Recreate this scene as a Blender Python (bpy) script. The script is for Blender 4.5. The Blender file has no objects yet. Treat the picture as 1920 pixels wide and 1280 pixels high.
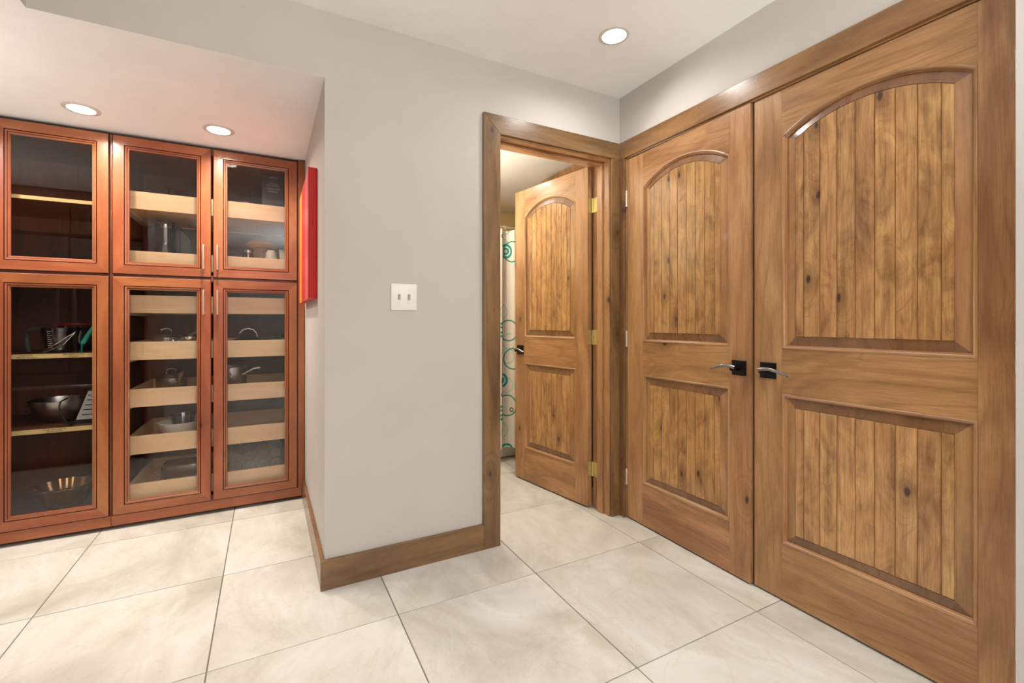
import bpy, bmesh, math, random
from mathutils import Matrix, Vector
R=math.radians; PI=math.pi
sc=bpy.context.scene; col=sc.collection
random.seed(7)
# ------------------------------------------------------------------ camera, world, exposure
cam=bpy.data.objects.new('camera',bpy.data.cameras.new('camera')); col.objects.link(cam)
cam.location=(0,0,1.1355); cam.rotation_euler=(R(90),0,R(-27.349))
cam.data.sensor_width=36; cam.data.lens=842.96/1920*36
cam.data.shift_x=(960-936.4)/1920; cam.data.shift_y=-(640-604.1)/1920
cam.data.clip_start=.02
sc.camera=cam
w=bpy.data.worlds.new('world'); sc.world=w; w.use_nodes=True
w.node_tree.nodes['Background'].inputs[0].default_value=(.8,.88,1,1)
w.node_tree.nodes['Background'].inputs[1].default_value=.6
vs=sc.view_settings
vs.view_transform='Standard'; vs.look='None'; vs.gamma=1; vs.use_curve_mapping=False; vs.exposure=.03
def area(name,loc,rot,sx,sy,power,color,spread=180):
    l=bpy.data.lights.new(name,'AREA'); l.shape='RECTANGLE'; l.size=sx; l.size_y=sy; l.energy=power; l.color=color; l.spread=R(spread)
    o=bpy.data.objects.new(name,l); col.objects.link(o); o.location=loc; o.rotation_euler=rot; return o
# soft fill uplights, added out of view to brighten the ceilings, all facing straight up
area('fill_uplight',(.75,-1.35,1.5),(R(180),0,0),1.1,1.1,115,(1,.995,.975))
area('fill_uplight',(-1.5,2.25,1.45),(R(180),0,0),.6,.6,7,(1,.93,.84))
area('fill_uplight',(.75,2.75,1.6),(R(180),0,0),.4,.4,20,(1,.965,.9))
# lamp powers (watts) used by the recessed lights further down
P_MAIN=6.; P_SOFF=14.; P_SPOT=12.; P_FILL=7.; P_BATH=9.
C_MAIN=(1,.97,.93); C_SOFF=(1,.9,.77); C_FILL=(1,.98,.95); C_BATH=(1,.92,.8)
# ------------------------------------------------------------------ helpers
def s2l(c):
    return tuple(((x/255)/12.92 if x/255<=.04045 else ((x/255+.055)/1.055)**2.4) for x in c)+(1,)
def tag(o,label=None,cat=None,group=None,kind=None):
    if label: o['label']=label
    if cat: o['category']=cat
    if group: o['group']=group
    if kind: o['kind']=kind
    return o
def root(name,loc=(0,0,0),rz=0,label=None,cat=None,group=None,kind=None):
    o=bpy.data.objects.new(name,None); col.objects.link(o); o.empty_display_size=.05
    o.location=loc; o.rotation_euler=(0,0,rz)
    o['_m']=1
    MAT[o.name]=Matrix.Translation(loc)@Matrix.Rotation(rz,4,'Z')
    del o['_m']
    return tag(o,label,cat,group,kind)
MAT={}
def obj(name,bm,mat,parent=None,world=True,smooth=False,label=None,recenter=False):
    """link a bmesh as one mesh object; world=True: the coordinates are world ones"""
    me=bpy.data.meshes.new(name)
    M=MAT.get(parent.name,Matrix()) if parent else Matrix()
    if world and parent: bm.transform(M.inverted())
    bmesh.ops.recalc_face_normals(bm,faces=bm.faces)
    bm.to_mesh(me); bm.free()
    if smooth:
        for p in me.polygons: p.use_smooth=True
        try: me.set_sharp_from_angle(angle=R(smooth if smooth is not True else 40))
        except Exception: pass
    for m in (mat if isinstance(mat,(list,tuple)) else [mat]): me.materials.append(m)
    o=bpy.data.objects.new(name,me); col.objects.link(o)
    if parent: o.parent=parent; MAT[o.name]=M
    if label: o['label']=label
    return o
def B(): return bmesh.new()
def box(bm,x0,x1,y0,y1,z0,z1,bev=0,mi=0):
    b=B() if bev else bm
    vs_=[b.verts.new((x,y,z)) for x in (x0,x1) for y in (y0,y1) for z in (z0,z1)]
    for f in ((0,1,3,2),(4,6,7,5),(0,4,5,1),(2,3,7,6),(0,2,6,4),(1,5,7,3)):
        fa=b.faces.new([vs_[i] for i in f]); fa.material_index=mi
    if bev:
        bmesh.ops.bevel(b,geom=list(b.edges),offset=bev,segments=2,profile=.5,affect='EDGES')
        merge(bm,b)
    return bm
def merge(bm,b):
    b.verts.index_update()
    vm=[bm.verts.new(v.co) for v in b.verts]
    for f in b.faces:
        try:
            n=bm.faces.new([vm[v.index] for v in f.verts]); n.material_index=f.material_index; n.smooth=f.smooth
        except ValueError: pass
    b.free()
def boxo(name,dims,mat,parent=None,bev=0,label=None,world=True):
    b=B(); box(b,*dims,bev=bev); return obj(name,b,mat,parent,world=world,label=label)
def prism(bm,pts,y0,y1):
    """pts: outline in x,z; extruded along y"""
    a=[bm.verts.new((x,y0,z)) for x,z in pts]; c=[bm.verts.new((x,y1,z)) for x,z in pts]
    n=len(pts); bm.faces.new(a); bm.faces.new(c[::-1])
    for i in range(n):
        j=(i+1)%n; bm.faces.new((a[i],c[i],c[j],a[j]))
    return bm
def lathe(bm,prof,cx=0,cy=0,cz=0,n=32,mi=0,flute=0,nf=0):
    rings=[]
    for r,z in prof:
        if r<1e-6: rings.append([bm.verts.new((cx,cy,cz+z))])
        else:
            ring=[]
            for i in range(n):
                a=2*PI*i/n; rr=r*(1+flute*math.cos(nf*a)) if flute else r
                ring.append(bm.verts.new((cx+rr*math.cos(a),cy+rr*math.sin(a),cz+z)))
            rings.append(ring)
    for a,b in zip(rings,rings[1:]):
        if len(a)==1 and len(b)==1: continue
        for i in range(n):
            j=(i+1)%n
            if len(a)==1: f=(a[0],b[i],b[j])
            elif len(b)==1: f=(a[i],a[j],b[0])
            else: f=(a[i],a[j],b[j],b[i])
            fa=bm.faces.new(f); fa.material_index=mi
    return bm
def tube(bm,pts,r,n=10,sx=1,sy=1,closed=False):
    """sweep an ellipse along pts; r number or list"""
    pts=[Vector(p) for p in pts]; N=len(pts)
    rs=r if isinstance(r,(list,tuple)) else [r]*N
    rings=[]; up=Vector((0,0,1))
    for i,p in enumerate(pts):
        a=pts[(i-1)%N] if closed else pts[max(i-1,0)]; c=pts[(i+1)%N] if closed else pts[min(i+1,N-1)]
        t=(c-a).normalized()
        u=up if abs(t.dot(up))<.95 else Vector((1,0,0))
        s=t.cross(u).normalized(); v=s.cross(t).normalized()
        rings.append([bm.verts.new(p+s*math.cos(2*PI*k/n)*rs[i]*sx+v*math.sin(2*PI*k/n)*rs[i]*sy) for k in range(n)])
    m=N if closed else N-1
    for i in range(m):
        a,b=rings[i],rings[(i+1)%N]
        for k in range(n):
            j=(k+1)%n; bm.faces.new((a[k],a[j],b[j],b[k]))
    if not closed:
        bm.faces.new(rings[0][::-1]); bm.faces.new(rings[-1])
    return bm
# ------------------------------------------------------------------ materials
class NT:
    def __init__(s,name):
        s.m=bpy.data.materials.new(name); s.m.use_nodes=True; s.t=s.m.node_tree; s.b=s.t.nodes['Principled BSDF']
        s.out=s.t.nodes['Material Output']
    def n(s,t,**k):
        x=s.t.nodes.new(t)
        for a,b in k.items(): setattr(x,a,b)
        return x
    def l(s,a,b): s.t.links.new(a,b)
    def math(s,op,a,b=None,c=None,clamp=False):
        x=s.n('ShaderNodeMath',operation=op); x.use_clamp=clamp
        for i,v in enumerate((a,b,c)):
            if v is None: continue
            if isinstance(v,(int,float)): x.inputs[i].default_value=v
            else: s.l(v,x.inputs[i])
        return x.outputs[0]
    def noise(s,vec,scale,detail=4,rough=.5,dist=0):
        x=s.n('ShaderNodeTexNoise'); s.l(vec,x.inputs['Vector'])
        x.inputs['Scale'].default_value=scale; x.inputs['Detail'].default_value=detail; x.inputs['Roughness'].default_value=rough; x.inputs['Distortion'].default_value=dist
        return x.outputs['Fac']
    def mapping(s,vec,scale,loc=(0,0,0)):
        x=s.n('ShaderNodeMapping'); s.l(vec,x.inputs[0]); x.inputs['Scale'].default_value=scale; x.inputs['Location'].default_value=loc
        return x.outputs[0]
    def ramp(s,f,stops):
        x=s.n('ShaderNodeValToRGB'); s.l(f,x.inputs[0]); e=x.color_ramp.elements
        while len(e)<len(stops): e.new(.5)
        for el,(p,c) in zip(e,stops): el.position=p; el.color=c
        return x.outputs[0]
    def mix(s,f,a,b,mode='MIX'):
        x=s.n('ShaderNodeMix',data_type='RGBA',blend_type=mode)
        for i,v in ((0,f),(6,a),(7,b)):
            if isinstance(v,(int,float,tuple)): x.inputs[i].default_value=v
            else: s.l(v,x.inputs[i])
        return x.outputs[2]
    def smooth(s,v,lo,hi,a=0.,b=1.):
        x=s.n('ShaderNodeMapRange',interpolation_type='SMOOTHSTEP'); s.l(v,x.inputs[0])
        for i,q in ((1,lo),(2,hi),(3,a),(4,b)): x.inputs[i].default_value=q
        return x.outputs[0]
def flat(name,rgb,rough=.5,metal=0,spec=.5,coat=0,bump=0,bscale=200,var=0):
    s=NT(name); c=s2l(rgb); b=s.b
    b.inputs['Base Color'].default_value=c; b.inputs['Roughness'].default_value=rough; b.inputs['Metallic'].default_value=metal
    b.inputs['Specular IOR Level'].default_value=spec; b.inputs['Coat Weight'].default_value=coat
    tc=s.n('ShaderNodeTexCoord')
    if bump:
        nz=s.noise(tc.outputs['Object'],bscale,3,.6)
        bp=s.n('ShaderNodeBump'); bp.inputs['Strength'].default_value=bump; bp.inputs['Distance'].default_value=.002
        s.l(nz,bp.inputs['Height']); s.l(bp.outputs[0],b.inputs['Normal'])
    nv=s.noise(tc.outputs['Object'],3.,4,.6)
    k=var if var else .03
    s.l(s.ramp(nv,[(.3,tuple(x*(1-k) for x in c[:3])+(1,)),(.7,tuple(min(1,x*(1+k)) for x in c[:3])+(1,))]),b.inputs['Base Color'])
    return s.m
def wood(name,axis,light,mid,dark,cr=.12,thin=.22,soft=0,rough=.3,blotch=.5,lines=.35,knots=0.,rings=9.,coat=.15,spec=.5,hue=.01,val=.1,fine=.25,big=1.):
    s=NT(name); b=s.b
    tc=s.n('ShaderNodeTexCoord'); oi=s.n('ShaderNodeObjectInfo')
    off=s.n('ShaderNodeVectorMath',operation='MULTIPLY_ADD')
    s.l(oi.outputs['Random'],off.inputs[0]); off.inputs[1].default_value=(37.1,23.7,51.3); s.l(tc.outputs['Object'],off.inputs[2])
    p=off.outputs[0]
    def sc3(perp,al): return tuple(al if i==axis else perp for i in range(3))
    big_=s.noise(s.mapping(p,sc3(7*big,(3.4 if soft else 1.6)*big)),1,5,.62,1.6 if soft else .8)
    if soft: big_=s.math('ADD',s.math('MULTIPLY',big_,.7),s.math('MULTIPLY',s.noise(s.mapping(p,sc3(55,2.2)),1,3,.5,.4),.3))
    # knot field: sparse cells
    sx=s.n('ShaderNodeSeparateXYZ'); s.l(p,sx.inputs[0]); cx_=s.n('ShaderNodeCombineXYZ')
    pa,pb=[i for i in range(3) if i!=axis]
    s.l(s.math('MULTIPLY',s.math('ADD',sx.outputs[pa],sx.outputs[pb]),5.5),cx_.inputs[0]); s.l(s.math('MULTIPLY',sx.outputs[axis],2.6),cx_.inputs[1]); pv=cx_.outputs[0]; vor=s.n('ShaderNodeTexVoronoi'); s.l(pv,vor.inputs['Vector']); vor.inputs['Scale'].default_value=1; vor.inputs['Randomness'].default_value=1
    vor.voronoi_dimensions='2D'
    sep=s.n('ShaderNodeSeparateColor'); s.l(vor.outputs['Color'],sep.inputs[0])
    keep=s.math('GREATER_THAN',sep.outputs[0],1-.55*knots if knots else 2.)
    d=vor.outputs['Distance']
    swirl=s.math('MULTIPLY',s.smooth(d,.0,.42,1,0),keep)
    field=s.noise(s.mapping(p,sc3(6,.55)),1,2,.45,.3)
    f2=s.math('ADD',field,s.math('MULTIPLY',swirl,.35))
    fr=s.math('FRACT',s.math('MULTIPLY',f2,rings))
    line=s.smooth(s.math('ABSOLUTE',s.math('SUBTRACT',fr,.5)),thin,.5,0,1)
    fib=s.noise(s.mapping(p,sc3(260,9)),1,3,.6)
    pore=s.noise(s.mapping(p,sc3(520,26)),1,2,.5)
    c=s.ramp(big_,[(.28,s2l(dark)),(.5,s2l(mid)),(.72,s2l(light))])
    c=s.mix(blotch,s2l(mid),c)
    c=s.mix(s.math('MULTIPLY',line,lines),c,s2l(dark))
    c=s.mix(s.math('MULTIPLY',s.smooth(fib,.35,.7),fine),c,s2l(dark))
    c=s.mix(s.math('MULTIPLY',s.smooth(pore,.58,.75),fine*.8),c,s2l(tuple(x*.6 for x in dark)))
    if knots:
        kb=s.math('MULTIPLY',s.smooth(d,.05,.24,1,0),keep)
        wob=s.noise(s.mapping(p,sc3(40,30)),1,3,.6)
        dk=s.math('ADD',d,s.math('MULTIPLY',s.math('SUBTRACT',wob,.5),.06))
        kc=s.math('MULTIPLY',s.smooth(dk,.022,.058,1,0),keep)
        c=s.mix(s.math('MULTIPLY',kb,.55),c,s2l(dark))
        c=s.mix(s.math('MULTIPLY',kc,.9),c,s2l((48,26,14)))
    hs=s.n('ShaderNodeHueSaturation'); s.l(c,hs.inputs['Color'])
    r2=s.math('FRACT',s.math('MULTIPLY',oi.outputs['Random'],7.31))
    s.l(s.math('MULTIPLY_ADD',r2,hue,.5-hue/2),hs.inputs['Hue'])
    s.l(s.math('MULTIPLY_ADD',oi.outputs['Random'],val,1-val/2),hs.inputs['Value'])
    s.l(hs.outputs[0],b.inputs['Base Color'])
    b.inputs['Specular IOR Level'].default_value=spec
    s.l(s.math('MULTIPLY_ADD',s.noise(s.mapping(p,sc3(30,6)),1,3,.5),.14,rough-.07),b.inputs['Roughness'])
    b.inputs['Coat Weight'].default_value=coat; b.inputs['Coat Roughness'].default_value=cr
    bp=s.n('ShaderNodeBump'); bp.inputs['Strength'].default_value=.12; bp.inputs['Distance'].default_value=.0015
    s.l(s.math('ADD',fib,s.math('MULTIPLY',big_,3.)),bp.inputs['Height']); s.l(bp.outputs[0],b.inputs['Normal'])
    return s.m
ALD=dict(light=(202,160,112),mid=(176,130,86),dark=(120,82,52))
W_st=wood('alder_stile',2,**ALD,rough=.32,blotch=.8,lines=.3,knots=.2,rings=9,thin=.3,fine=.35)
W_ra=wood('alder_rail',1,**ALD,rough=.32,blotch=.85,lines=.38,knots=.15,rings=11,thin=.3,fine=.35)
W_rx=wood('alder_rail_across',0,**ALD,rough=.32,blotch=.85,lines=.38,knots=.15,rings=11,thin=.3,fine=.35)
W_pl=wood('alder_plank',2,light=(216,172,110),mid=(184,137,85),dark=(100,64,36),rough=.3,blotch=1.,lines=.28,thin=.38,knots=1.,rings=14,val=.16,big=1.5,soft=1,cr=.2,fine=.35,coat=.5,hue=.008)
BEV=dict(light=(200,154,102),mid=(174,128,82),dark=(118,78,46))
W_bv=wood('alder_bevel',2,**BEV,rough=.25,blotch=.8,lines=.25,knots=.1,coat=.4)
W_bx=wood('alder_bevel_across',0,**BEV,rough=.3,blotch=.8,lines=.2,coat=1.,spec=.8,cr=.24)
W_eg=wood('alder_end_grain_shaded',2,light=(150,110,72),mid=(128,90,58),dark=(92,60,38),rough=.28,blotch=.7,lines=.1,coat=.4)  # top and bottom bevels: end grain, with shade also painted into the darker tone
CAS=dict(light=(158,120,78),mid=(128,94,60),dark=(82,56,34))
W_cz=wood('casing_upright',2,**CAS,rough=.3,blotch=.8,lines=.35,knots=.35,rings=7,coat=.3)
W_cx=wood('casing_across',0,**CAS,rough=.3,blotch=.8,lines=.35,knots=.3,rings=7,coat=.3)
W_cy=wood('casing_along',1,light=(166,124,78),mid=(138,98,60),dark=(90,58,34),rough=.28,blotch=.7,lines=.35,knots=.2,rings=8,coat=.3)
CH=dict(light=(184,118,72),mid=(152,84,50),dark=(112,58,36))
K_z=wood('cherry_upright',2,**CH,rough=.33,blotch=.7,lines=.15,knots=.12,rings=5,coat=.2,val=.1,fine=.12)
K_x=wood('cherry_across',0,**CH,rough=.33,blotch=.7,lines=.15,knots=.05,rings=5,coat=.2,val=.1,fine=.12)
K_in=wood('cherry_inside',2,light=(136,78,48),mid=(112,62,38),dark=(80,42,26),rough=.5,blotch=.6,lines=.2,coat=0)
GLZ=flat('dark_glaze',(62,22,14),.4)
MAPLE=wood('maple_drawer',0,light=(252,222,182),mid=(244,208,164),dark=(216,174,130),rough=.42,blotch=.6,lines=.18,knots=.05,rings=8,val=.06,fine=.1,coat=.1)
SHELF=flat('maple_edge',(236,204,140),.45)
WALL=flat('wall_paint',(197,192,186),.6,bump=.06,bscale=260,spec=.3)
CEIL=flat('ceiling_paint',(245,245,245),.7,bump=.05,bscale=220,spec=.2)
BATHW=flat('bathroom_paint',(234,214,172),.6)
BATHC=flat('bathroom_ceiling_paint',(226,220,208),.7)
GROUT=flat('grout',(128,120,104),.9,bump=.4,bscale=400)
DARK=flat('dark_void',(26,18,14),.8)
STEEL=flat('brushed_steel',(186,184,180),.28,metal=1)
CHROME=flat('chrome',(225,225,225),.08,metal=1)
FRIDGE=flat('fridge_steel',(120,116,112),.32,metal=1)
BLACKM=flat('black_iron',(22,22,22),.33,metal=.6,spec=.6)
GUNM=flat('rubbed_pewter',(150,150,150),.25,metal=1)
BRASS=flat('brass',(214,198,140),.28,metal=.9)
NICKEL=flat('satin_nickel',(214,208,196),.36,metal=.7)
WHITEP=flat('white_plastic',(236,234,228),.35)
TRIMW=flat('white_trim_ring',(212,208,200),.45)
WHITEC=flat('white_ceramic',(236,230,218),.25)
TOGGLE=flat('ivory_toggle',(170,164,138),.4)
REDP=flat('red_plastic',(150,36,28),.4)
TEALP=flat('teal_silicone',(30,170,150),.4)
BLACKP=flat('black_plastic',(18,16,16),.45)
MUST=flat('mustard_lid',(222,168,64),.45)
BEIGEP=flat('beige_stoneware',(178,150,128),.5)
BOXD=flat('dark_card',(40,30,26),.5)
INK=flat('label_ink',(30,26,24),.7)
WINK=flat('white_ink',(200,190,180),.6)
COPPER=flat('golden_steel',(196,150,104),.3,metal=1)
TUBW=flat('tub_enamel',(232,226,214),.2)
def glassmat(name,tint,rough=.015,ior=1.5,boost=1.):
    s=NT(name); s.t.nodes.remove(s.b)
    tr=s.n('ShaderNodeBsdfTransparent'); tr.inputs[0].default_value=tint
    gl=s.n('ShaderNodeBsdfGlossy'); gl.inputs['Roughness'].default_value=rough; gl.inputs[0].default_value=(1,1,1,1)
    fr=s.n('ShaderNodeFresnel'); fr.inputs[0].default_value=ior
    mx=s.n('ShaderNodeMixShader'); s.l(s.math('MULTIPLY',fr.outputs[0],boost,clamp=True),mx.inputs[0])
    s.l(tr.outputs[0],mx.inputs[1]); s.l(gl.outputs[0],mx.inputs[2]); s.l(mx.outputs[0],s.out.inputs[0])
    return s.m
PANE=glassmat('clear_pane',(.975,.97,.965,1),boost=.72)
GLASSW=glassmat('glassware',(.86,.88,.87,1),ior=1.6,boost=1.6)
def emis(name,rgb,st):
    s=NT(name); s.b.inputs['Emission Color'].default_value=s2l(rgb); s.b.inputs['Emission Strength'].default_value=st; s.b.inputs['Base Color'].default_value=(.8,.8,.8,1)
    return s.m
LENS=emis('lit_lens',(255,250,240),4.)
def tilemat():
    s=NT('limestone_tile'); b=s.b
    tc=s.n('ShaderNodeTexCoord'); oi=s.n('ShaderNodeObjectInfo')
    off=s.n('ShaderNodeVectorMath',operation='MULTIPLY_ADD'); s.l(oi.outputs['Random'],off.inputs[0]); off.inputs[1].default_value=(31,17,9); s.l(tc.outputs['Object'],off.inputs[2])
    p=off.outputs[0]
    a=s.noise(s.mapping(p,(2.2,1.4,1)),1,6,.62,1.2)
    c2=s.noise(s.mapping(p,(9,6,1)),1,5,.6,.6)
    c=s.ramp(a,[(.3,s2l((180,176,164))),(.5,s2l((206,203,194))),(.7,s2l((224,223,218)))])
    c=s.mix(s.math('MULTIPLY',s.smooth(c2,.5,.72),.35),c,s2l((186,182,166)))
    vein=s.smooth(s.math('ABSOLUTE',s.math('SUBTRACT',s.noise(s.mapping(p,(3,2.2,1)),1,4,.6,1.5),.5)),0,.014,1,0)
    c=s.mix(s.math('MULTIPLY',vein,.18),c,s2l((180,164,136)))
    hs=s.n('ShaderNodeHueSaturation'); s.l(c,hs.inputs['Color'])
    s.l(s.math('MULTIPLY_ADD',oi.outputs['Random'],.07,.965),hs.inputs['Value'])
    s.l(hs.outputs[0],b.inputs['Base Color'])
    s.l(s.math('MULTIPLY_ADD',c2,.2,.3),b.inputs['Roughness']); b.inputs['Specular IOR Level'].default_value=.4
    bp=s.n('ShaderNodeBump'); bp.inputs['Strength'].default_value=.08; bp.inputs['Distance'].default_value=.002; s.l(c2,bp.inputs['Height']); s.l(bp.outputs[0],b.inputs['Normal'])
    return s.m
TILE=tilemat()
# ------------------------------------------------------------------ the setting
XR=1.863; YB=2.046; H=2.465; HS=2.18; XS=.219; XH=-.71; YD=4.13; HB=2.27
fl=boxo('floor',(-3.0,2.6,-2.9,4.3,-.12,-.0035),GROUT); tag(fl,'cream stone tile floor with thin grey grout lines','floor',kind='structure')
T=.6279; x0,y0=.4536-.0,1.1055
g=.0022
tm=None
def cut(bmn,xa,xb,ya,yb):
    b=B(); box(b,-(xb-xa)/2,(xb-xa)/2,-(yb-ya)/2,(yb-ya)/2,-.012,0,bev=.0012); return b
tmesh=None
for i in range(-5,4):
    for j in range(-6,6):
        xa,ya=x0+i*T,y0+j*T; xb,yb=xa+T,ya+T
        if xb<-2.7 or xa>2.5 or yb<-2.8 or ya>4.13: continue
        if tmesh is None:
            o=obj('tile',cut(None,g,T-g,g,T-g),TILE,fl,world=False); tmesh=o.data
        else:
            o=bpy.data.objects.new('tile',tmesh); col.objects.link(o); o.parent=fl
        o.location=(xa+T/2,ya+T/2,random.uniform(-.0003,.0003))
def wallo(name,boxes,mat,label,cat='wall'):
    b=B()
    for q in boxes: box(b,*q)
    return tag(obj(name,b,mat),label,cat,kind='structure')
wallo('wall_back',[(XS,1.062,YB,YB+.135,0,H),(1.062,1.779,YB,YB+.135,2.082,H),(1.779,XR+.14,YB,YB+.135,0,H),(XH,XS,YB,YB+.135,HS,H)],WALL,'light grey painted wall with the light switch, between alcove and open doorway')
wallo('wall_left',[(XS,XS+.12,YB+.135,3.9,0,HS)],WALL,'narrow white side wall of the cabinet alcove, carrying the red canvas')
wallo('wall_right',[(XR,XR+.12,-2.8,YB,2.098,H),(XR,XR+.12,1.99,YB,0,2.098),(1.78,XR+.12,-2.8,.434,0,2.098),(1.78,XR,-2.8,.434,2.098,H)],WALL,'light grey wall around and above the double closet doors')
wallo('wall_rear',[(-2.72,1.98,-2.92,-2.8,0,H)],WALL,'plain grey wall behind the photographer')
wallo('wall_far_left',[(-2.84,-2.72,-2.92,4.0,0,H)],WALL,'grey wall of the kitchen on the far left, out of view')
wallo('wall_alcove_back',[(-2.72,XS,3.86,3.98,0,HS)],WALL,'wall behind the glass fronted cabinets')
wallo('ceiling',[(XH,XR+.14,-2.92,YB,H,H+.1)],CEIL,'flat white main ceiling with one recessed light','ceiling')
b=B(); prism(b,[(-2.84,-2.92),(XH-.001,-2.92),(XH-.001,YB+.0006),(XS,YB+.0006),(XS,3.98),(-2.84,3.98)],HS-.0005,HS+.1)
b.transform(Matrix(((1,0,0,0),(0,0,1,0),(0,1,0,0),(0,0,0,1))))
tag(obj('ceiling',b,CEIL),'lowered warm white soffit over the glass fronted cabinets','ceiling',kind='structure')
b=B(); box(b,XH-.13,XH,-2.92,YB+.135,HS,H); tag(obj('trim_4',b,WALL),'drop edge where the main ceiling steps down to the soffit','ceiling edge',kind='structure')
wallo('wall_closet',[(2.35,2.4,.2,YB,0,2.2),(1.99,2.35,.2,.25,0,2.2)],WALL,'inner walls of the closet behind the double doors')
wallo('wall_bathroom_back',[(.34,2.6,YD,YD+.1,0,HB)],BATHW,'beige bathroom wall above the shower curtain')
wallo('wall_bathroom_right',[(2.35,2.45,YB+.135,YD,0,HB)],BATHW,'beige bathroom side wall behind the open door')
wallo('wall_bathroom_left',[(.34,.44,YB+.135,YD,0,HB)],BATHW,'beige bathroom wall left of the doorway')
wallo('ceiling',[(.34,2.45,YB+.135,YD+.1,HB,HB+.1)],BATHC,'pale bathroom ceiling seen through the open doorway','ceiling')
# baseboards
tag(boxo('baseboard_back',(XS-.018,.961,YB-.018,YB-.0005,0,.125),W_cx,bev=.0015),'brown stained wooden baseboard under the light switch','baseboard',kind='structure')
b=B(); box(b,XS-.018,XS-.0005,YB+.0,3.128,0,.125,bev=.0015); tag(obj('baseboard_left',b,W_cy),'brown wooden baseboard running back along the alcove side wall','baseboard',kind='structure')
# doorway casing (hall side), mitred boards
def casing(name,label,mats,members,parentloc,cat='door casing'):
    r=root(name,parentloc,label=label,cat=cat,kind='structure')
    for nm,bmf,mt in members: obj(nm,bmf,mt,r,smooth=30)
    return r
def mitre_head(x0_,x1_,zi,zo,ya,yb,w0,w1):
    b=B(); prism(b,[(x0_,zo),(x1_,zo),(x1_-w1,zi),(x0_+w0,zi)],ya,yb)
    bmesh.ops.bevel(b,geom=list(b.edges),offset=.0015,segments=1,affect='EDGES'); return b
def leg(x0_,x1_,zt0,zt1,ya,yb):
    b=B(); prism(b,[(x0_,0),(x1_,0),(x1_,zt1),(x0_,zt0)],ya,yb)
    bmesh.ops.bevel(b,geom=list(b.edges),offset=.0015,segments=1,affect='EDGES'); return b
ZI,ZO=2.092,2.188
c1=casing('trim_1','knotty brown wooden casing framing the open bathroom doorway',None,[
 ('casing_leg',leg(.961,1.056,ZO,ZI,YB-.018,YB-.0003),W_cz),
 ('casing_leg',leg(1.786,1.849,ZI,ZI,YB-.018,YB-.0003),W_cz),
 ('casing_head',mitre_head(.961,1.8445,ZI,ZO,YB-.018,YB-.0003,.095,.0),W_cx)],(1.4,YB,0))
# jambs with stop and bead
r=root('trim_2',(1.42,YB,0),label='orange-brown wooden door jamb with stops inside the bathroom doorway',cat='door jamb',kind='structure')
JX0,JX1,JZ=1.063,1.777,2.081
boxo('jamb_side',(JX0-.016,JX0,YB-.003,YB+.138,0,JZ),W_st,r,bev=.001)
boxo('jamb_side',(JX1,JX1+.016,YB-.003,YB+.138,0,JZ),W_st,r,bev=.001)
boxo('jamb_head',(JX0-.016,JX1+.016,YB-.003,YB+.138,JZ,JZ+.012),W_rx,r,bev=.001)
boxo('door_stop',(JX0,JX0+.012,YB+.045,YB+.09,0,JZ-.012),W_st,r,bev=.003)
boxo('door_stop',(JX1-.012,JX1,YB+.045,YB+.09,0,JZ-.012),W_st,r,bev=.003)
boxo('door_stop',(JX0,JX1,YB+.045,YB+.09,JZ-.012,JZ),W_rx,r,bev=.003)
# closet casing + jamb
r=root('trim_3',(XR,1.2,0),label='brown wooden casing over and beside the double closet doors',cat='door casing',kind='structure')
def yz(dims,bev=.0015):
    b=B(); box(b,*dims,bev=bev); return b
obj('casing_head',yz((XR-.018,XR-.0003,.435,YB-.0185,ZI,ZO)),W_cy,r)
obj('casing_leg',yz((XR-.018,XR-.0003,1.990,YB-.0181,0,ZI)),W_cz,r)
obj('jamb_side',yz((XR-.001,XR+.115,1.984,1.995,0,2.094)),W_st,r)
obj('jamb_side',yz((XR-.001,XR+.115,.4345,.4475,0,2.094)),W_st,r)
obj('jamb_head',yz((XR-.001,XR+.115,.4345,1.995,2.087,2.097)),W_ra,r)
# ------------------------------------------------------------------ panelled doors (local: x width, y depth away from viewer, z up)
TH=.035
def arc_pts(xa,xb,zs,rise,n=18,off=0):
    """top outline from right to left of an opening inset by off"""
    if rise<=0: return [(xb-off,zs-off),(xa+off,zs-off)]
    h=(xb-xa)/2; Rr=(h*h+rise*rise)/(2*rise); cx=(xa+xb)/2; cz=zs+rise-Rr
    rr=Rr-off; hh=h-off; a=math.asin(hh/rr)
    return [(cx+rr*math.sin(a-2*a*k/n),cz+rr*math.cos(a-2*a*k/n)) for k in range(n+1)]
def outline(xa,xb,za,zs,rise,off):
    return [(xa+off,za+off),(xb-off,za+off)]+arc_pts(xa,xb,zs,rise,off=off)
def sweep_open(bm,args,prof,mi=0):
    rings=[[bm.verts.new((x,y,z)) for x,z in outline(*args,off)] for off,y in prof]
    for a,b in zip(rings,rings[1:]):
        n=len(a)
        for i in range(n):
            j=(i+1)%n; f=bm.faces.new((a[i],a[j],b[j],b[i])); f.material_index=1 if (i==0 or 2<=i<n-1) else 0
    return rings
def ztop(x,xa,xb,zs,rise,off):
    if rise<=0: return zs-off
    h=(xb-xa)/2; Rr=(h*h+rise*rise)/(2*rise); cx=(xa+xb)/2; cz=zs+rise-Rr
    return cz+math.sqrt(max(0,(Rr-off)**2-(x-cx)**2))
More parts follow.
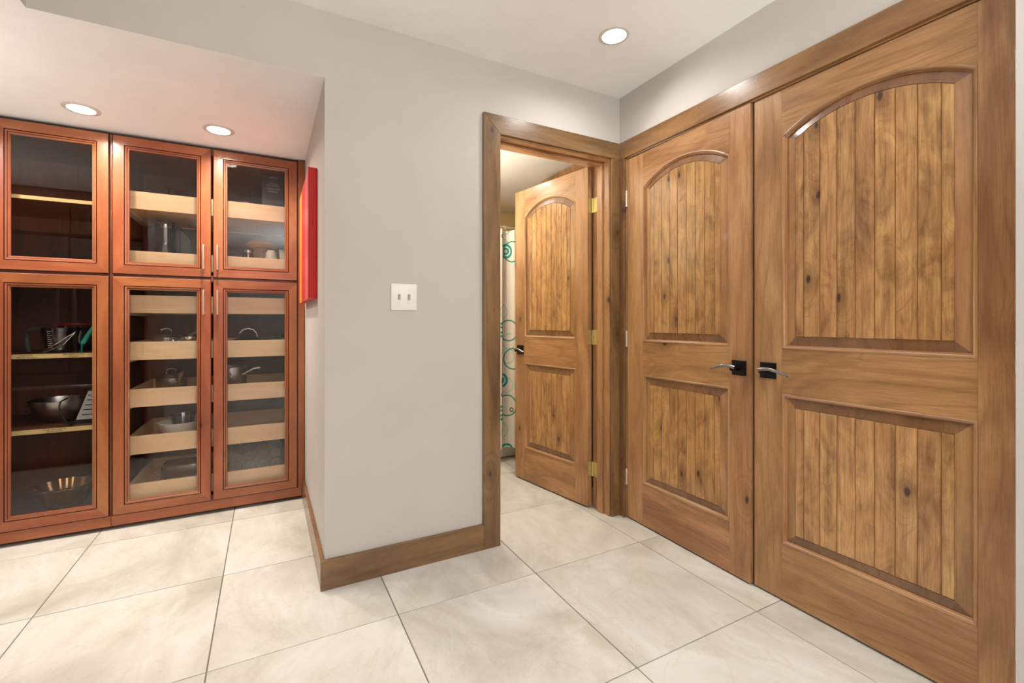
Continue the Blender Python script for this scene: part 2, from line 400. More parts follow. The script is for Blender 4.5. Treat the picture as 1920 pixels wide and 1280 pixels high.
def panel_door(rt,W,xa,xb,Hd=2.073,zl=(.227,.834),zu=(1.019,1.883),rise=.088,nat=True):
    W_r=W_rx
    def o(n,bm,m,p=rt,**k): return obj(n,bm,m,p,world=False,**k)
    b=B(); box(b,0,xa,0,TH,0,Hd,bev=.0015); o('stile',b,W_st)
    b=B(); box(b,xb,W,0,TH,0,Hd,bev=.0015); o('stile',b,W_st)
    b=B(); box(b,xa,xb,0.0004,TH,0,zl[0]); o('rail',b,W_r)
    b=B(); box(b,xa,xb,0.0004,TH,zl[1],zu[0]); o('rail',b,W_r)
    b=B(); prism(b,[(xa,Hd),(xa,zu[1])]+arc_pts(xa,xb,zu[1],rise)[::-1][1:-1]+[(xb,zu[1]),(xb,Hd)],0.0004,TH); o('rail',b,W_r)
    for (za,zs,ri) in ((zl[0],zl[1],0),(zu[0],zu[1],rise)):
        A=(xa,xb,za,zs,ri)
        b=B(); sweep_open(b,A,[(-.0005,.0),(.001,-.0018),(.003,-.0022),(.0055,-.0014),(.0082,.0008),(.0102,.0038),(.0108,.0072),(.0145,.012)])
        o('moulding',b,[W_bv,W_bx],smooth=62)
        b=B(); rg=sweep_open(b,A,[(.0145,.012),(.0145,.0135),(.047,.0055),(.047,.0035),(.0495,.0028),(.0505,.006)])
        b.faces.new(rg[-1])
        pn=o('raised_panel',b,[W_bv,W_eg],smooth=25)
        # planks standing proud on the field, V joints between
        fo=.049; fx0,fx1=xa+fo,xb-fo; wd=fx1-fx0
        n=8; e=wd*.069; m_=(wd-2*e)/7
        ed=[fx0,fx0+e]+[fx0+e+m_*(k+1) for k in range(7)]+[fx1]
        for k in range(9):
            p,q=ed[k]+.0005,ed[k+1]-.0005
            dz=random.uniform(-.0003,.0003)
            b=B(); ns=6 if ri else 1
            vbev=.0022
            def col_(x,y):
                zt=ztop(x,xa,xb,zs,ri,fo+.0005)
                return [b.verts.new((x,.0062,za+fo+.0002)),b.verts.new((x,y,za+fo+.0032)),b.verts.new((x,y,zt-.0035)),b.verts.new((x,.0062,zt))]
            xs=[p,p+vbev]+[p+vbev+(q-p-2*vbev)*t/ns for t in range(1,ns)]+[q-vbev,q]
            cols=[col_(x,(.0062 if (i==0 or i==len(xs)-1) else .0022+dz)) for i,x in enumerate(xs)]
            for u,v in zip(cols,cols[1:]):
                for m in range(3): b.faces.new((u[m],v[m],v[m+1],u[m+1]))
            obj('plank',b,W_pl,pn,world=False)
    return rt
def lever(rt,x,z,dirx,par,length=.118):
    h=obj('door_handle',box(B(),x-.033,x+.033,-.0075,.0,z-.033,z+.033,bev=.002),BLACKM,rt,world=False)
    b=B(); tube(b,[(x,-.006,z),(x,-.02,z),(x,-.045,z),(x,-.052,z)],[.015,.011,.0105,.012],n=16); obj('spindle',b,BLACKM,h,world=False,smooth=True)
    pts=[];rs=[]
    for k in range(15):
        t=k/14; pts.append((x+dirx*(-.012+t*length),-.05-.006*math.sin(t*PI),z+.004+.008*math.sin(t*PI*1.15)-.015*t*t+(.004*max(0,t-.8)*5)))
        rs.append(.0085*(1-.35*t))
    b=B(); tube(b,pts,rs,n=12,sx=.75,sy=1); obj('lever',b,GUNM,h,world=False,smooth=True)
    return h
def knuckle_hinge(rt,x,z,mat,y=-.005):
    b=B()
    for k in range(5):
        z0_=z-.045+k*.018
        lathe(b,[(0,0),(.0062,.0),(.0062,.0172),(0,.0172)],x,y,z0_,n=14)
    lathe(b,[(0,0),(.0045,.0),(.0035,.004),(0,.005)],x,y,z+.045,n=12)
    box(b,x,x+.022,.0002,.0022,z-.045,z+.045)
    obj('hinge',b,mat,rt,world=False,smooth=40)
d1=root('door_1',(XR,1.980,.009),R(-90-.9),'left leaf of the double closet doors, knotty arched alder, hinges on its left','door',kind='structure')
panel_door(d1,.7555,.121,.655)
lever(d1,.757-.052,.926,-1,None)
for z in (1.843,1.03,.23): knuckle_hinge(d1,-.0035,z,NICKEL)
d2=root('door_2',(XR,1.2145,.009),R(-90),'right leaf of the double closet doors, nearest the camera, knotty arched alder','door',kind='structure')
panel_door(d2,.7635,.117,.684)
lever(d2,.062,.926,1,None)
for z in (1.843,1.03,.23): knuckle_hinge(d2,.7665,z,NICKEL)
# bathroom door standing open
ang=-80.5
W3=.703; px_,py_=1.775,2.188
dvec=Vector((math.cos(R(ang)),math.sin(R(ang)),0)); nrm=Vector((math.sin(R(ang)),-math.cos(R(ang)),0))
# hall-side corner at the hinge edge
cor=Vector((1.738,2.188,.011)); org=cor-dvec*W3
d3=root('door_3',tuple(org),R(ang),'knotty arched alder door standing open into the bathroom','door',kind='structure')
panel_door(d3,W3,.107,.60)
hh=lever(d3,.062,.926,1,None,length=.1)
def bath_hinge(z):
    b=B(); x=W3+.0075; y=TH+.002
    for k in range(5): lathe(b,[(0,0),(.0062,.0),(.0062,.0172),(0,.0172)],x,y,z-.045+k*.018,n=14)
    box(b,W3,W3+.0022,.004,TH+.002,z-.045,z+.045)
    o=obj('hinge',b,BRASS,d3,world=False,smooth=40,label='brass butt hinge with its leaf on the door edge')
    b=B()
    for k in (-.03,0,.03):
        b2=B(); lathe(b2,[(0,0),(.0035,0),(.003,.001),(0,.0012)],n=10); b2.transform(Matrix.Translation((W3+.0021,.012 if k else .022,z+k))@Matrix.Rotation(R(90),4,'Y')); merge(b,b2)
    obj('screw_heads',b,NICKEL,o,world=False)
for z in (1.84,1.033,.227): bath_hinge(z)
r=bpy.data.objects['trim_2']
for z in (1.851,1.044,.238):
    boxo('hinge_leaf',(JX1-.0022,JX1-.0002,YB+.098,YB+.134,z-.045,z+.045),BRASS,r,label='brass hinge leaf on the jamb')
# ------------------------------------------------------------------ glass fronted cabinets
CF=3.15   # front of doors
def mitre_side(bm,x0_,x1_,z0_,z1_,prof,side):
    """prof: (inset, y, matindex of the strip starting here)"""
    def c(off):
        return {'b':((x0_+off,z0_+off),(x1_-off,z0_+off)),'t':((x1_-off,z1_-off),(x0_+off,z1_-off)),
                'l':((x0_+off,z1_-off),(x0_+off,z0_+off)),'r':((x1_-off,z0_+off),(x1_-off,z1_-off))}[side]
    rows=[]
    for off,y,mi in prof:
        a,b_=c(off); rows.append((bm.verts.new((a[0],y,a[1])),bm.verts.new((b_[0],y,b_[1])),mi))
    for p,q in zip(rows,rows[1:]+rows[:1]):
        f=bm.faces.new((p[0],p[1],q[1],q[0])); f.material_index=p[2]
    bm.faces.new([r_[0] for r_ in rows]); bm.faces.new([r_[1] for r_ in rows][::-1])
PROF=[(0,.019,1),(0,.003,1),(.0025,.0005,0),(.004,0,0),(.050,0.001,1),(.0525,.0045,1),(.0545,.001,0),(.062,.0025,1),(.0645,.0055,0),(.071,.0065,0),(.0725,.013,0),(.0725,.019,0)]
def cab_door(par,xa,xb,za,zb,side=None,low=True,label=None):
    d=bpy.data.objects.new('door',None); col.objects.link(d); d.parent=par; MAT[d.name]=MAT[par.name]; d.empty_display_size=.05
    sc_=min(1,(xb-xa)/.45)
    pr=[(a,CF+y,m) for a,y,m in PROF]
    for s in 'btlr':
        b=B(); mitre_side(b,xa,xb,za,zb,pr,s)
        obj('rail' if s in 'bt' else 'stile',b,[K_x if s in 'bt' else K_z,GLZ],d)
    b=B(); box(b,xa+.066,xb-.066,CF+.0135,CF+.0165,za+.066,zb-.066); obj('glass_pane',b,PANE,d)
    if side:
        x=xb-.036 if side=='R' else xa+.024
        zc_=zb-.135 if low else za+.118
        b=B(); w_=.0065
        for zz in (zc_-.064,zc_+.064): tube(b,[(x,CF+.001,zz),(x,CF-.012,zz),(x,CF-.026,zz)],.0045,n=10)
        pts=[(x,CF-.026-.004*math.cos(t*PI/2)-.0,zc_+t*.072) for t in [k/6-1 for k in range(13)]]
        tube(b,pts,[.007]*13,n=12,sx=1.,sy=.7)
        obj('handle',b,NICKEL,d,smooth=40,label='slim satin metal bow pull')
    return d
def cabinet(name,xa,xb,label,group=None):
    r=root(name,((xa+xb)/2,3.5,0),label=label,cat='cabinet')
    b=B()
    box(b,xa,xa+.018,CF+.04,3.78,0.0,2.15); box(b,xb-.018,xb,CF+.04,3.78,0,2.15); box(b,xa+.018,xb-.018,3.765,3.78,.08,2.15)
    for z0_,z1_ in ((.08,.1),(2.13,2.15),(1.375,1.393),(1.397,1.415)): box(b,xa+.018,xb-.018,CF+.04,3.765,z0_,z1_)
    obj('carcass',b,K_in,r)
    b=B(); box(b,xa+.0,xb-.0,CF+.085,CF+.1,.0,.08); obj('toe_kick',b,K_x,r)
    for z0_,z1_ in ((.026,.098),(1.375,1.415),(2.13,2.166)): boxo('face_rail',(xa+.03,xb-.03,CF+.021,CF+.04,z0_,z1_),K_x,r)
    for q,p in ((xa,xa+.03),(xb-.03,xb)): boxo('face_stile',(q,p,CF+.021,CF+.04,.026,2.166),K_z,r)
    boxo('base_rail',(xa,xb,CF+.004,CF+.021,.022,.077),K_x,r,bev=.001)
    return r
ZL=(.079,1.388); ZU=(1.401,2.163)
cL=cabinet('tall_cabinet',-1.70,-.757,'tall reddish cherry cabinet with glass doors and shelves, left of the drawer cabinet')
cab_door(cL,-1.226,-.764,*ZL,None); cab_door(cL,-1.226,-.764,*ZU,None,low=False)
cab_door(cL,-1.693,-1.2295,*ZL,None); cab_door(cL,-1.693,-1.2295,*ZU,None,low=False)
for z0_,z1_ in ((.946,.969),(.551,.575),(1.777,1.796)):
    b=B(); box(b,-1.68,-.777,3.205,3.76,z0_,z1_); s_=obj('shelf',b,K_in,cL)
    b=B(); box(b,-1.68,-.777,3.203,3.206,z0_,z1_); obj('shelf_edge',b,SHELF,s_,label='pale maple edge strip')
cR=cabinet('tall_cabinet',-.755,.2,'tall reddish cherry cabinet with glass doors over pale pull-out drawers')
cab_door(cR,-.750,-.293,*ZL,'R'); cab_door(cR,-.750,-.293,*ZU,'R',low=False)
cab_door(cR,-.2835,.173,*ZL,'L'); cab_door(cR,-.2835,.173,*ZU,'L',low=False)
boxo('filler_strip',(.178,.217,CF+.002,CF+.02,.066,2.172),K_z,cR,bev=.001)
boxo('center_stile',(-.2975,-.2815,CF+.021,CF+.04,.098,2.13),K_z,cR) if False else None
DR=[(1.777,1.877),(1.438,1.540),(1.188,1.290),(.921,1.025),(.655,.757),(.388,.492),(.118,.222)]
for k,(za,zb) in enumerate(DR):
    d=bpy.data.objects.new('drawer',None); col.objects.link(d); d.parent=cR; MAT[d.name]=MAT[cR.name]
    X0,X1=-.690,.122
    boxo('drawer_front',(X0,X1,3.2,3.215,za,zb),MAPLE,d,bev=.0015)
    b=B(); box(b,X0,X0+.014,3.215,3.74,za,zb); box(b,X1-.014,X1,3.215,3.74,za,zb); box(b,X0,X1,3.74,3.755,za,zb)
    obj('drawer_sides',b,MAPLE,d)
    b=B(); box(b,X0+.014,X1-.014,3.215,3.74,za+.008,za+.016); obj('drawer_bottom',b,MAPLE,d)
    for q,p,c_ in ((X0-.035,X0+.004,X0-.005),(X1-.004,X1+.03,X1+.002)):
        b=B(); box(b,q,p,3.21,3.7,za-.012,za-.002); lathe(b,[(0,-.004),(.010,-.004),(.010,.004),(0,.004)],c_,3.207,za-.009,n=12)
        obj('slide',b,WHITEP,d)
# ------------------------------------------------------------------ lettering
def text(body,size,loc,rot,mat,par,name='lettering',align='CENTER',ext=.0002):
    cu=bpy.data.curves.new('t','FONT'); cu.body=body; cu.size=size; cu.align_x=align; cu.align_y='CENTER'; cu.extrude=ext; cu.resolution_u=2
    t=bpy.data.objects.new('t',cu); col.objects.link(t)
    bpy.context.view_layer.update()
    dg=bpy.context.evaluated_depsgraph_get(); me=bpy.data.meshes.new_from_object(t.evaluated_get(dg))
    bpy.data.objects.remove(t)
    me.transform(Matrix.Translation(loc)@Matrix.Rotation(rot[2],4,'Z')@Matrix.Rotation(rot[0],4,'X'))
    me.transform(MAT[par.name].inverted())
    me.materials.clear(); me.materials.append(mat)
    o=bpy.data.objects.new(name,me); col.objects.link(o); o.parent=par; MAT[o.name]=MAT[par.name]; return o
RX=(R(90),0,0)
shelves=[o for o in cL.children if o.name.startswith('shelf')]
text('STRAINERS\nMIXING BOWLS',.0105,(-1.110,3.2025,.9575),RX,INK,shelves[0])
text('MEASURING CUPS\nGLASSES',.0105,(-.925,3.2025,.9575),RX,INK,shelves[0])
text('FOOD PROCESSOR\nSALAD BOWL',.0105,(-1.0,3.2025,.563),RX,INK,shelves[1])
# ------------------------------------------------------------------ things in the cabinets
def tray(k): return DR[k][0]+.016
def thing(name,loc,label,cat,group=None): return root(name,loc,0,label,cat,group)
# measuring jug
X,Y,Z=-1.025,3.36,.9695
t=thing('measuring_jug',(X,Y,Z),'clear measuring jug with a grey handle on the middle shelf of the left cabinet','jug')
b=B(); lathe(b,[(0,.002),(.056,.002),(.062,.01),(.082,.132),(.088,.136),(.0855,.137),(.079,.131),(.059,.012),(0,.006)],X,Y,Z,n=40); obj('body',b,GLASSW,t,smooth=True)
b=B(); tube(b,[(X-.08,Y,Z+.13),(X-.115,Y,Z+.132),(X-.136,Y,Z+.12),(X-.138,Y,Z+.08),(X-.134,Y,Z+.03),(X-.128,Y,Z+.005)],[.008,.009,.01,.011,.011,.01],n=10); obj('handle',b,flat('grey_grip',(80,84,78),.4),t,smooth=True)
b=B()
for k in range(9): box(b,X-.03,X-.012-(k%2)*.006,Y-.068-k*.0016-.001,Y-.067-k*.0016,Z+.028+k*.011,Z+.0305+k*.011)
obj('measure_marks',b,WINK,t)
b=B(); tube(b,[(X+.08,Y,Z+.134),(X+.1,Y,Z+.138),(X+.112,Y,Z+.136)],[.012,.008,.002],n=8,sy=.3); obj('spout',b,GLASSW,t,smooth=True)
# red lidded bowl behind
X,Y=-1.0,3.56
t=thing('lidded_bowl',(X,Y,Z),'low dark bowl with a red lid behind the measuring jug','bowl')
b=B(); lathe(b,[(0,.001),(.07,.001),(.095,.04),(.105,.145),(.1,.145),(.09,.04),(0,.006)],X,Y,Z,n=32); obj('body',b,GLASSW,t,smooth=True)
b=B(); lathe(b,[(0,.146),(.109,.146),(.112,.15),(.108,.163),(0,.168)],X,Y,Z,n=32); obj('lid',b,REDP,t,smooth=True)
# wire tongs leaning
t=thing('wire_tongs',(-1.0,3.27,Z),'thin wire tongs lying slanted in front of the measuring jug','tongs')
b=B(); tube(b,[(-1.075,3.265,Z+.003),(-1.02,3.265,Z+.045),(-.965,3.268,Z+.09),(-.938,3.27,Z+.112),(-.945,3.27,Z+.1),(-.985,3.266,Z+.045),(-1.06,3.262,Z+.003)],.0022,n=8); obj('wire',b,CHROME,t,smooth=True)
# teal spatula and beige board
t=thing('teal_scraper',(-.87,3.29,Z),'teal curved plastic scraper standing at the right end of the middle shelf','utensil')
b=B(); tube(b,[(-.915,3.27,Z+.002),(-.905,3.272,Z+.05),(-.885,3.276,Z+.095),(-.862,3.28,Z+.14),(-.85,3.284,Z+.17)],[.011,.012,.011,.009,.004],n=12,sy=1,sx=.6); obj('blade',b,TEALP,t,smooth=True)
t=thing('beige_bowl',(-.82,3.37,Z),'beige stoneware bowl beside the teal scraper','bowl')
b=B(); lathe(b,[(0,.001),(.03,.001),(.032,.008),(.05,.04),(.058,.1),(.054,.1),(.046,.042),(0,.012)],-.842,3.4,Z,n=28); obj('body',b,BEIGEP,t,smooth=True)
# steel mixing bowl
Z=.5755; X,Y=-1.045,3.42
t=thing('mixing_bowl',(X,Y,Z),'wide brushed steel mixing bowl on the lower shelf of the left cabinet','bowl')
b=B(); lathe(b,[(0,.001),(.04,.001),(.042,.008),(.07,.018),(.105,.052),(.122,.09),(.13,.124),(.134,.124),(.134,.126),(.128,.126),(.118,.09),(.10,.055),(.066,.022),(0,.012)],X,Y,Z,n=44); obj('body',b,STEEL,t,smooth=True)
# chopper / grater
X,Y=-.862,3.33
SLV=flat('bright_steel',(232,232,230),.3,metal=.55)
t=thing('box_grater',(X,Y,Z),'shiny slotted steel box grater with a black base beside the mixing bowl','grater')
b=B(); 
def frust(bm,cx,cy,z0_,z1_,a0,b0,a1,b1):
    v=[bm.verts.new((cx+sx*a,cy+sy*b_,z)) for a,b_,z in ((a0,b0,z0_),(a1,b1,z1_)) for sx,sy in ((-1,-1),(1,-1),(1,1),(-1,1))]
    bm.faces.new(v[:4][::-1]); bm.faces.new(v[4:])
    for i in range(4):
        j=(i+1)%4; bm.faces.new((v[i],v[j],v[4+j],v[4+i]))
frust(b,X,Y,Z+.022,Z+.175,.075,.05,.03,.022); obj('body',b,SLV,t)
b=B(); frust(b,X,Y,Z,Z+.022,.082,.056,.08,.053); obj('base',b,BLACKP,t)
b=B()
for k in range(5):
    zz=Z+.045+k*.026; f=.05-(zz-Z-.022)*.18; hx=.075-(zz-Z-.022)*.29
    box(b,X-hx*.75,X+hx*.6,Y-f-.0015,Y-f+.004,zz,zz+.0045)
obj('slots',b,BLACKP,t)
b=B(); frust(b,X,Y,Z+.175,Z+.185,.032,.024,.026,.018); obj('top_grip',b,BLACKP,t)
t=thing('power_cord',(-.95,3.26,Z),'black power cord with a two pin plug hanging over the shelf edge','cord')
b=B(); tube(b,[(-.995,3.36,Z+.135),(-1.0,3.285,Z+.128),(-1.005,3.275,Z+.10),(-.995,3.262,Z+.06),(-.975,3.25,Z+.03),(-.955,3.24,Z+.012)],.0035,n=8); obj('cable',b,BLACKP,t,smooth=True)
b=B(); tube(b,[(-.955,3.24,Z+.013),(-.945,3.228,Z+.011),(-.935,3.217,Z+.010)],[.008,.011,.012],n=10); o=obj('plug',b,BLACKP,t,smooth=True)
b=B(); box(b,-.944,-.941,3.2,3.215,Z+.004,Z+.010); box(b,-.932,-.929,3.2,3.215,Z+.004,Z+.010); obj('plug_pins',b,CHROME,o)
# bundt pan
Z=.1005; X,Y=-1.02,3.42
t=thing('bundt_pan',(X,Y,Z),'fluted golden metal bundt pan on the floor of the left cabinet','baking pan')
b=B(); lathe(b,[(.035,.004),(.065,.001),(.09,.02),(.118,.075),(.13,.11),(.137,.112),(.137,.115),(.126,.115),(.113,.075),(.086,.025),(.06,.008),(.04,.012),(.03,.08),(.024,.08),(.03,.01),(.035,.004)],X,Y,Z,n=96,flute=.045,nf=12); obj('body',b,COPPER,t,smooth=60)
# --- drawer 0 (top): lid rack, round tin, whipped cream box
Z=tray(0)
t=thing('wire_whisk',(-.52,3.42,Z),'loops of a wire whisk showing above the topmost drawer, left of the box','whisk')
b=B()
for a in (0,60,120):
    pts=[]
    for k in range(17):
        u=-PI/2+PI*2*k/17; 
        pts.append((-.53+.035*math.cos(u)*math.cos(R(a)),3.42+.035*math.cos(u)*math.sin(R(a)),Z+.12+.05*math.sin(u)))
    tube(b,pts,.0014,n=6,closed=True)
obj('wires',b,CHROME,t,smooth=True)
b=B(); tube(b,[(-.53,3.42,Z+.004),(-.53,3.42,Z+.04),(-.53,3.42,Z+.072)],[.011,.012,.007],n=12); obj('grip',b,BLACKP,t,smooth=True)
t=thing('dark_tray',(-.43,3.46,Z),'dark low roasting tin showing above the topmost drawer','baking pan')
b=B(); box(b,-.485,-.345,3.4,3.55,Z+.001,Z+.135,bev=.012); obj('body',b,BLACKP,t,smooth=40)
t=thing('round_tin',(-.12,3.4,Z),'small dark round tin with pale lettering left of the whipped cream box','tin')
b=B(); lathe(b,[(0,.001),(.042,.001),(.042,.118),(.044,.12),(.044,.13),(.036,.138),(0,.14)],-.12,3.4,Z,n=28); obj('body',b,BOXD,t,smooth=40)
b=B(); box(b,-.135,-.105,3.3545,3.3565,Z+.118,Z+.122); obj('lettering',b,WINK,t)
t=thing('dispenser_box',(.045,3.41,Z),'tall dark carton lettered WHIPPED CREAM behind the upper right glass door','box')
b=B(); box(b,-.03,.1,3.36,3.46,Z+.001,Z+.325,bev=.002); obj('carton',b,BOXD,t)
for s,z,tx in ((.012,2.100,'CHEF LINE'),(.0085,2.061,'PROFESSIONAL'),(.0175,2.046,'WHIPPED'),(.0235,2.024,'CREAM'),(.0125,2.006,'DISPENSER')): text(tx,s,(.037,3.3592,z),RX,WINK,t)
# --- drawer 1
Z=tray(1)
X,Y=-.565,3.46
t=thing('glass_blender_jar',(X,Y,Z),'tall clear glass jar standing in the second drawer behind the left door','jar')
b=B(); lathe(b,[(0,.002),(.055,.002),(.06,.03),(.058,.13),(.048,.155),(.052,.18),(.052,.30),(.058,.305),(.054,.305),(.047,.3),(.047,.182),(.043,.156),(.053,.13),(.055,.03),(0,.01)],X,Y,Z,n=32); obj('body',b,GLASSW,t,smooth=True)
X=-.41
t=thing('framed_slab',(X,3.42,Z),'black framed slab with a grey glass face standing on edge beside the glass jar','appliance')
b=B(); box(b,-.50,-.475,3.38,3.54,Z+.001,Z+.27,bev=.003); obj('side_panel',b,BLACKP,t)
b=B(); prism(b,[(-.475,Z+.002),(-.425,Z+.002),(-.425,Z+.2),(-.475,Z+.262)],3.385,3.40); obj('face',b,flat('smoked_face',(70,72,76),.15),t)
b=B(); tube(b,[(-.475,3.38,Z+.264),(-.422,3.38,Z+.2)],.004,n=8); obj('frame',b,BLACKP,t)
X,Y=-.028,3.50
t=thing('storage_canister',(X,Y,Z),'beige canister with a broad mustard yellow lid in the second drawer','canister')
b=B(); lathe(b,[(0,.001),(.075,.001),(.08,.02),(.062,.188),(.055,.188),(.07,.02),(0,.01)],X,Y,Z,n=36); obj('body',b,BEIGEP,t,smooth=True)
b=B(); lathe(b,[(0,.189),(.08,.189),(.105,.205),(.08,.232),(0,.232)],X,Y,Z,n=36); obj('lid',b,MUST,t,smooth=30)
X,Y=-.11,3.38
t=thing('small_jar',(X,Y,Z),'small clear jar with a metal lid left of the mustard lidded canister','jar')
b=B(); lathe(b,[(0,.002),(.03,.002),(.032,.012),(.032,.13),(.027,.135),(.03,.012),(0,.008)],X,Y,Z,n=24); obj('body',b,GLASSW,t,smooth=True)
b=B(); lathe(b,[(0,.136),(.032,.136),(.032,.152),(0,.154)],X,Y,Z,n=24); obj('lid',b,STEEL,t,smooth=30)
X,Y=.025,3.34
t=thing('white_cup',(X,Y,Z),'white cup turned upside down in front of the mustard lidded canister','cup')
b=B(); lathe(b,[(.038,.001),(.042,.001),(.036,.10),(.03,.145),(.024,.148),(.022,.156),(0,.157),(0,.15),(.026,.143),(.033,.1)],X,Y,Z,n=32); obj('body',b,WHITEC,t,smooth=True)
t=thing('cream_packet',(.085,3.36,Z),'narrow cream coloured packet leaning at the right end of the second drawer','packet')
b=B(); prism(b,[(.084,Z+.001),(.108,Z+.001),(.104,Z+.165),(.072,Z+.168)],3.34,3.38); obj('body',b,flat('cream_card',(230,220,196),.6),t)
# --- pans
def saucepan(name,X,Y,Z,r_,h,label,hang,lid=True,hl=.16,mat=STEEL,cat='saucepan'):
    t=thing(name,(X,Y,Z),label,cat)
    b=B(); lathe(b,[(0,.001),(r_*.92,.001),(r_,.01),(r_,h),(r_+.003,h+.002),(r_-.003,h+.002),(r_-.004,.012),(0,.006)],X,Y,Z,n=36); obj('body',b,mat,t,smooth=40)
    a=R(hang); dx,dy=math.cos(a),math.sin(a)
    b=B(); tube(b,[(X+dx*(r_-.002),Y+dy*(r_-.002),Z+h*.8),(X+dx*(r_+.03),Y+dy*(r_+.03),Z+h*.86),(X+dx*(r_+hl*.6),Y+dy*(r_+hl*.6),Z+h*.95+.02),(X+dx*(r_+hl),Y+dy*(r_+hl),Z+h+.04)],[.006,.008,.011,.012],n=12,sy=.8); obj('handle',b,mat,t,smooth=True)
    if lid:
        b=B(); lathe(b,[(r_+.003,h+.003),(r_*.9,h+.012),(r_*.4,h+.022),(0,h+.024),],X,Y,Z,n=36); l=obj('lid',b,mat,t,smooth=True)
        b=B(); tube(b,[(X-.028,Y,Z+h+.02),(X-.026,Y,Z+h+.045),(X-.01,Y,Z+h+.055),(X+.01,Y,Z+h+.055),(X+.026,Y,Z+h+.045),(X+.028,Y,Z+h+.02)],.004,n=8); obj('lid_handle',b,CHROME,l,smooth=True)
    return t
saucepan('saucepan',-.555,3.43,tray(3),.075,.105,'lidded steel saucepan with a long handle, third level of the drawer cabinet',-25,hl=.12)
t=thing('steel_cup',(-.415,3.27,tray(3)),'shiny steel measuring cup at the right of the lidded saucepan','cup')
b=B(); lathe(b,[(0,.001),(.028,.001),(.034,.09),(.04,.112),(.036,.112),(.03,.09),(0,.006)],-.415,3.27,tray(3),n=24); obj('body',b,CHROME,t,smooth=True)
t=thing('pan_lid',(-.50,3.31,tray(3)),'steel pan lid with a round knob in front of the lidded saucepan','lid')
b=B(); lathe(b,[(.05,.05),(.052,.052),(.04,.066),(.012,.074),(.0,.075)],-.50,3.3,tray(3),n=28); obj('disc',b,STEEL,t,smooth=True)
b=B(); lathe(b,[(.05,.002),(.05,.05),(.045,.05),(.045,.002)],-.50,3.3,tray(3),n=28); obj('rim',b,STEEL,t,smooth=True)
b=B(); lathe(b,[(0,.074),(.008,.074),(.012,.09),(.008,.098),(0,.1)],-.50,3.3,tray(3),n=16); obj('knob',b,CHROME,t,smooth=True)
X,Y,Z=-.11,3.42,tray(3)
t=thing('pan_lid',(X,Y,Z),'pan lid with a tall arched steel handle behind the lower right glass door','lid')
b=B(); lathe(b,[(.082,.02),(.085,.075),(.082,.085),(.055,.1),(0,.106)],X,Y,Z,n=36); obj('disc',b,BLACKP,t,smooth=True)
b=B(); tube(b,[(X-.055,Y-.02,Z+.1),(X-.05,Y-.02,Z+.125),(X-.03,Y-.02,Z+.15),(X,Y-.02,Z+.158),(X+.03,Y-.02,Z+.15),(X+.05,Y-.02,Z+.125),(X+.055,Y-.02,Z+.1)],.0055,n=10); obj('handle',b,CHROME,t,smooth=True)
X,Y=.045,3.55
t=thing('frying_pan',(X,Y,Z),'dark shallow frying pan edge right of the arched lid handle','pan')
b=B(); lathe(b,[(0,.07),(.06,.07),(.085,.108),(.09,.112),(.085,.112),(.058,.076),(0,.076)],X-.03,Y+.05,Z-.0,n=36); obj('body',b,GUNM,t,smooth=True)
b=B(); lathe(b,[(0,.001),(.055,.001),(.058,.069),(0,.069)],X-.03,Y+.05,Z,n=30); obj('base',b,BLACKP,t,smooth=30)
# drawer 4
saucepan('saucepan',-.53,3.44,tray(4),.078,.12,'dim steel saucepan with a lid below the long handled saucepan',-60,hl=.06)
X,Y,Z=-.21,3.42,tray(4)
t=thing('stock_pot',(X,Y,Z),'deep steel stock pot with a side handle behind the lower right glass door','pot')
b=B(); lathe(b,[(0,.001),(.085,.001),(.092,.012),(.092,.175),(.096,.178),(.088,.178),(.086,.014),(0,.008)],X,Y,Z,n=40); obj('body',b,STEEL,t,smooth=40)
b=B(); tube(b,[(X+.07,Y-.06,Z+.125),(X+.075,Y-.09,Z+.13),(X+.13,Y-.095,Z+.165),(X+.17,Y-.09,Z+.17)],[.006,.007,.008,.009],n=10); obj('handle',b,STEEL,t,smooth=True)
b=B(); tube(b,[(X+.005,Y-.088,Z+.13),(X+.005,Y-.11,Z+.138),(X+.008,Y-.11,Z+.115),(X+.005,Y-.088,Z+.1)],.005,n=8); obj('side_handle',b,CHROME,t,smooth=True)
# drawer 5: white bowl, glass bowl
X,Y,Z=-.485,3.38,tray(5)
t=thing('white_bowl',(X,Y,Z),'wide white ceramic bowl in the second drawer from the bottom','bowl')
b=B(); lathe(b,[(0,.001),(.05,.001),(.052,.01),(.085,.05),(.108,.115),(.112,.124),(.107,.124),(.1,.112),(.078,.055),(0,.018)],X,Y,Z,n=44); obj('body',b,WHITEC,t,smooth=True)
t=thing('glass_bowl',(X+.03,Y+.02,Z+.03),'clear glass bowl nested inside the white ceramic bowl','bowl')
b=B(); lathe(b,[(0,.002),(.03,.002),(.05,.03),(.072,.12),(.068,.12),(.046,.032),(0,.008)],X+.02,Y+.02,Z+.04,n=32); obj('body',b,GLASSW,t,smooth=True)
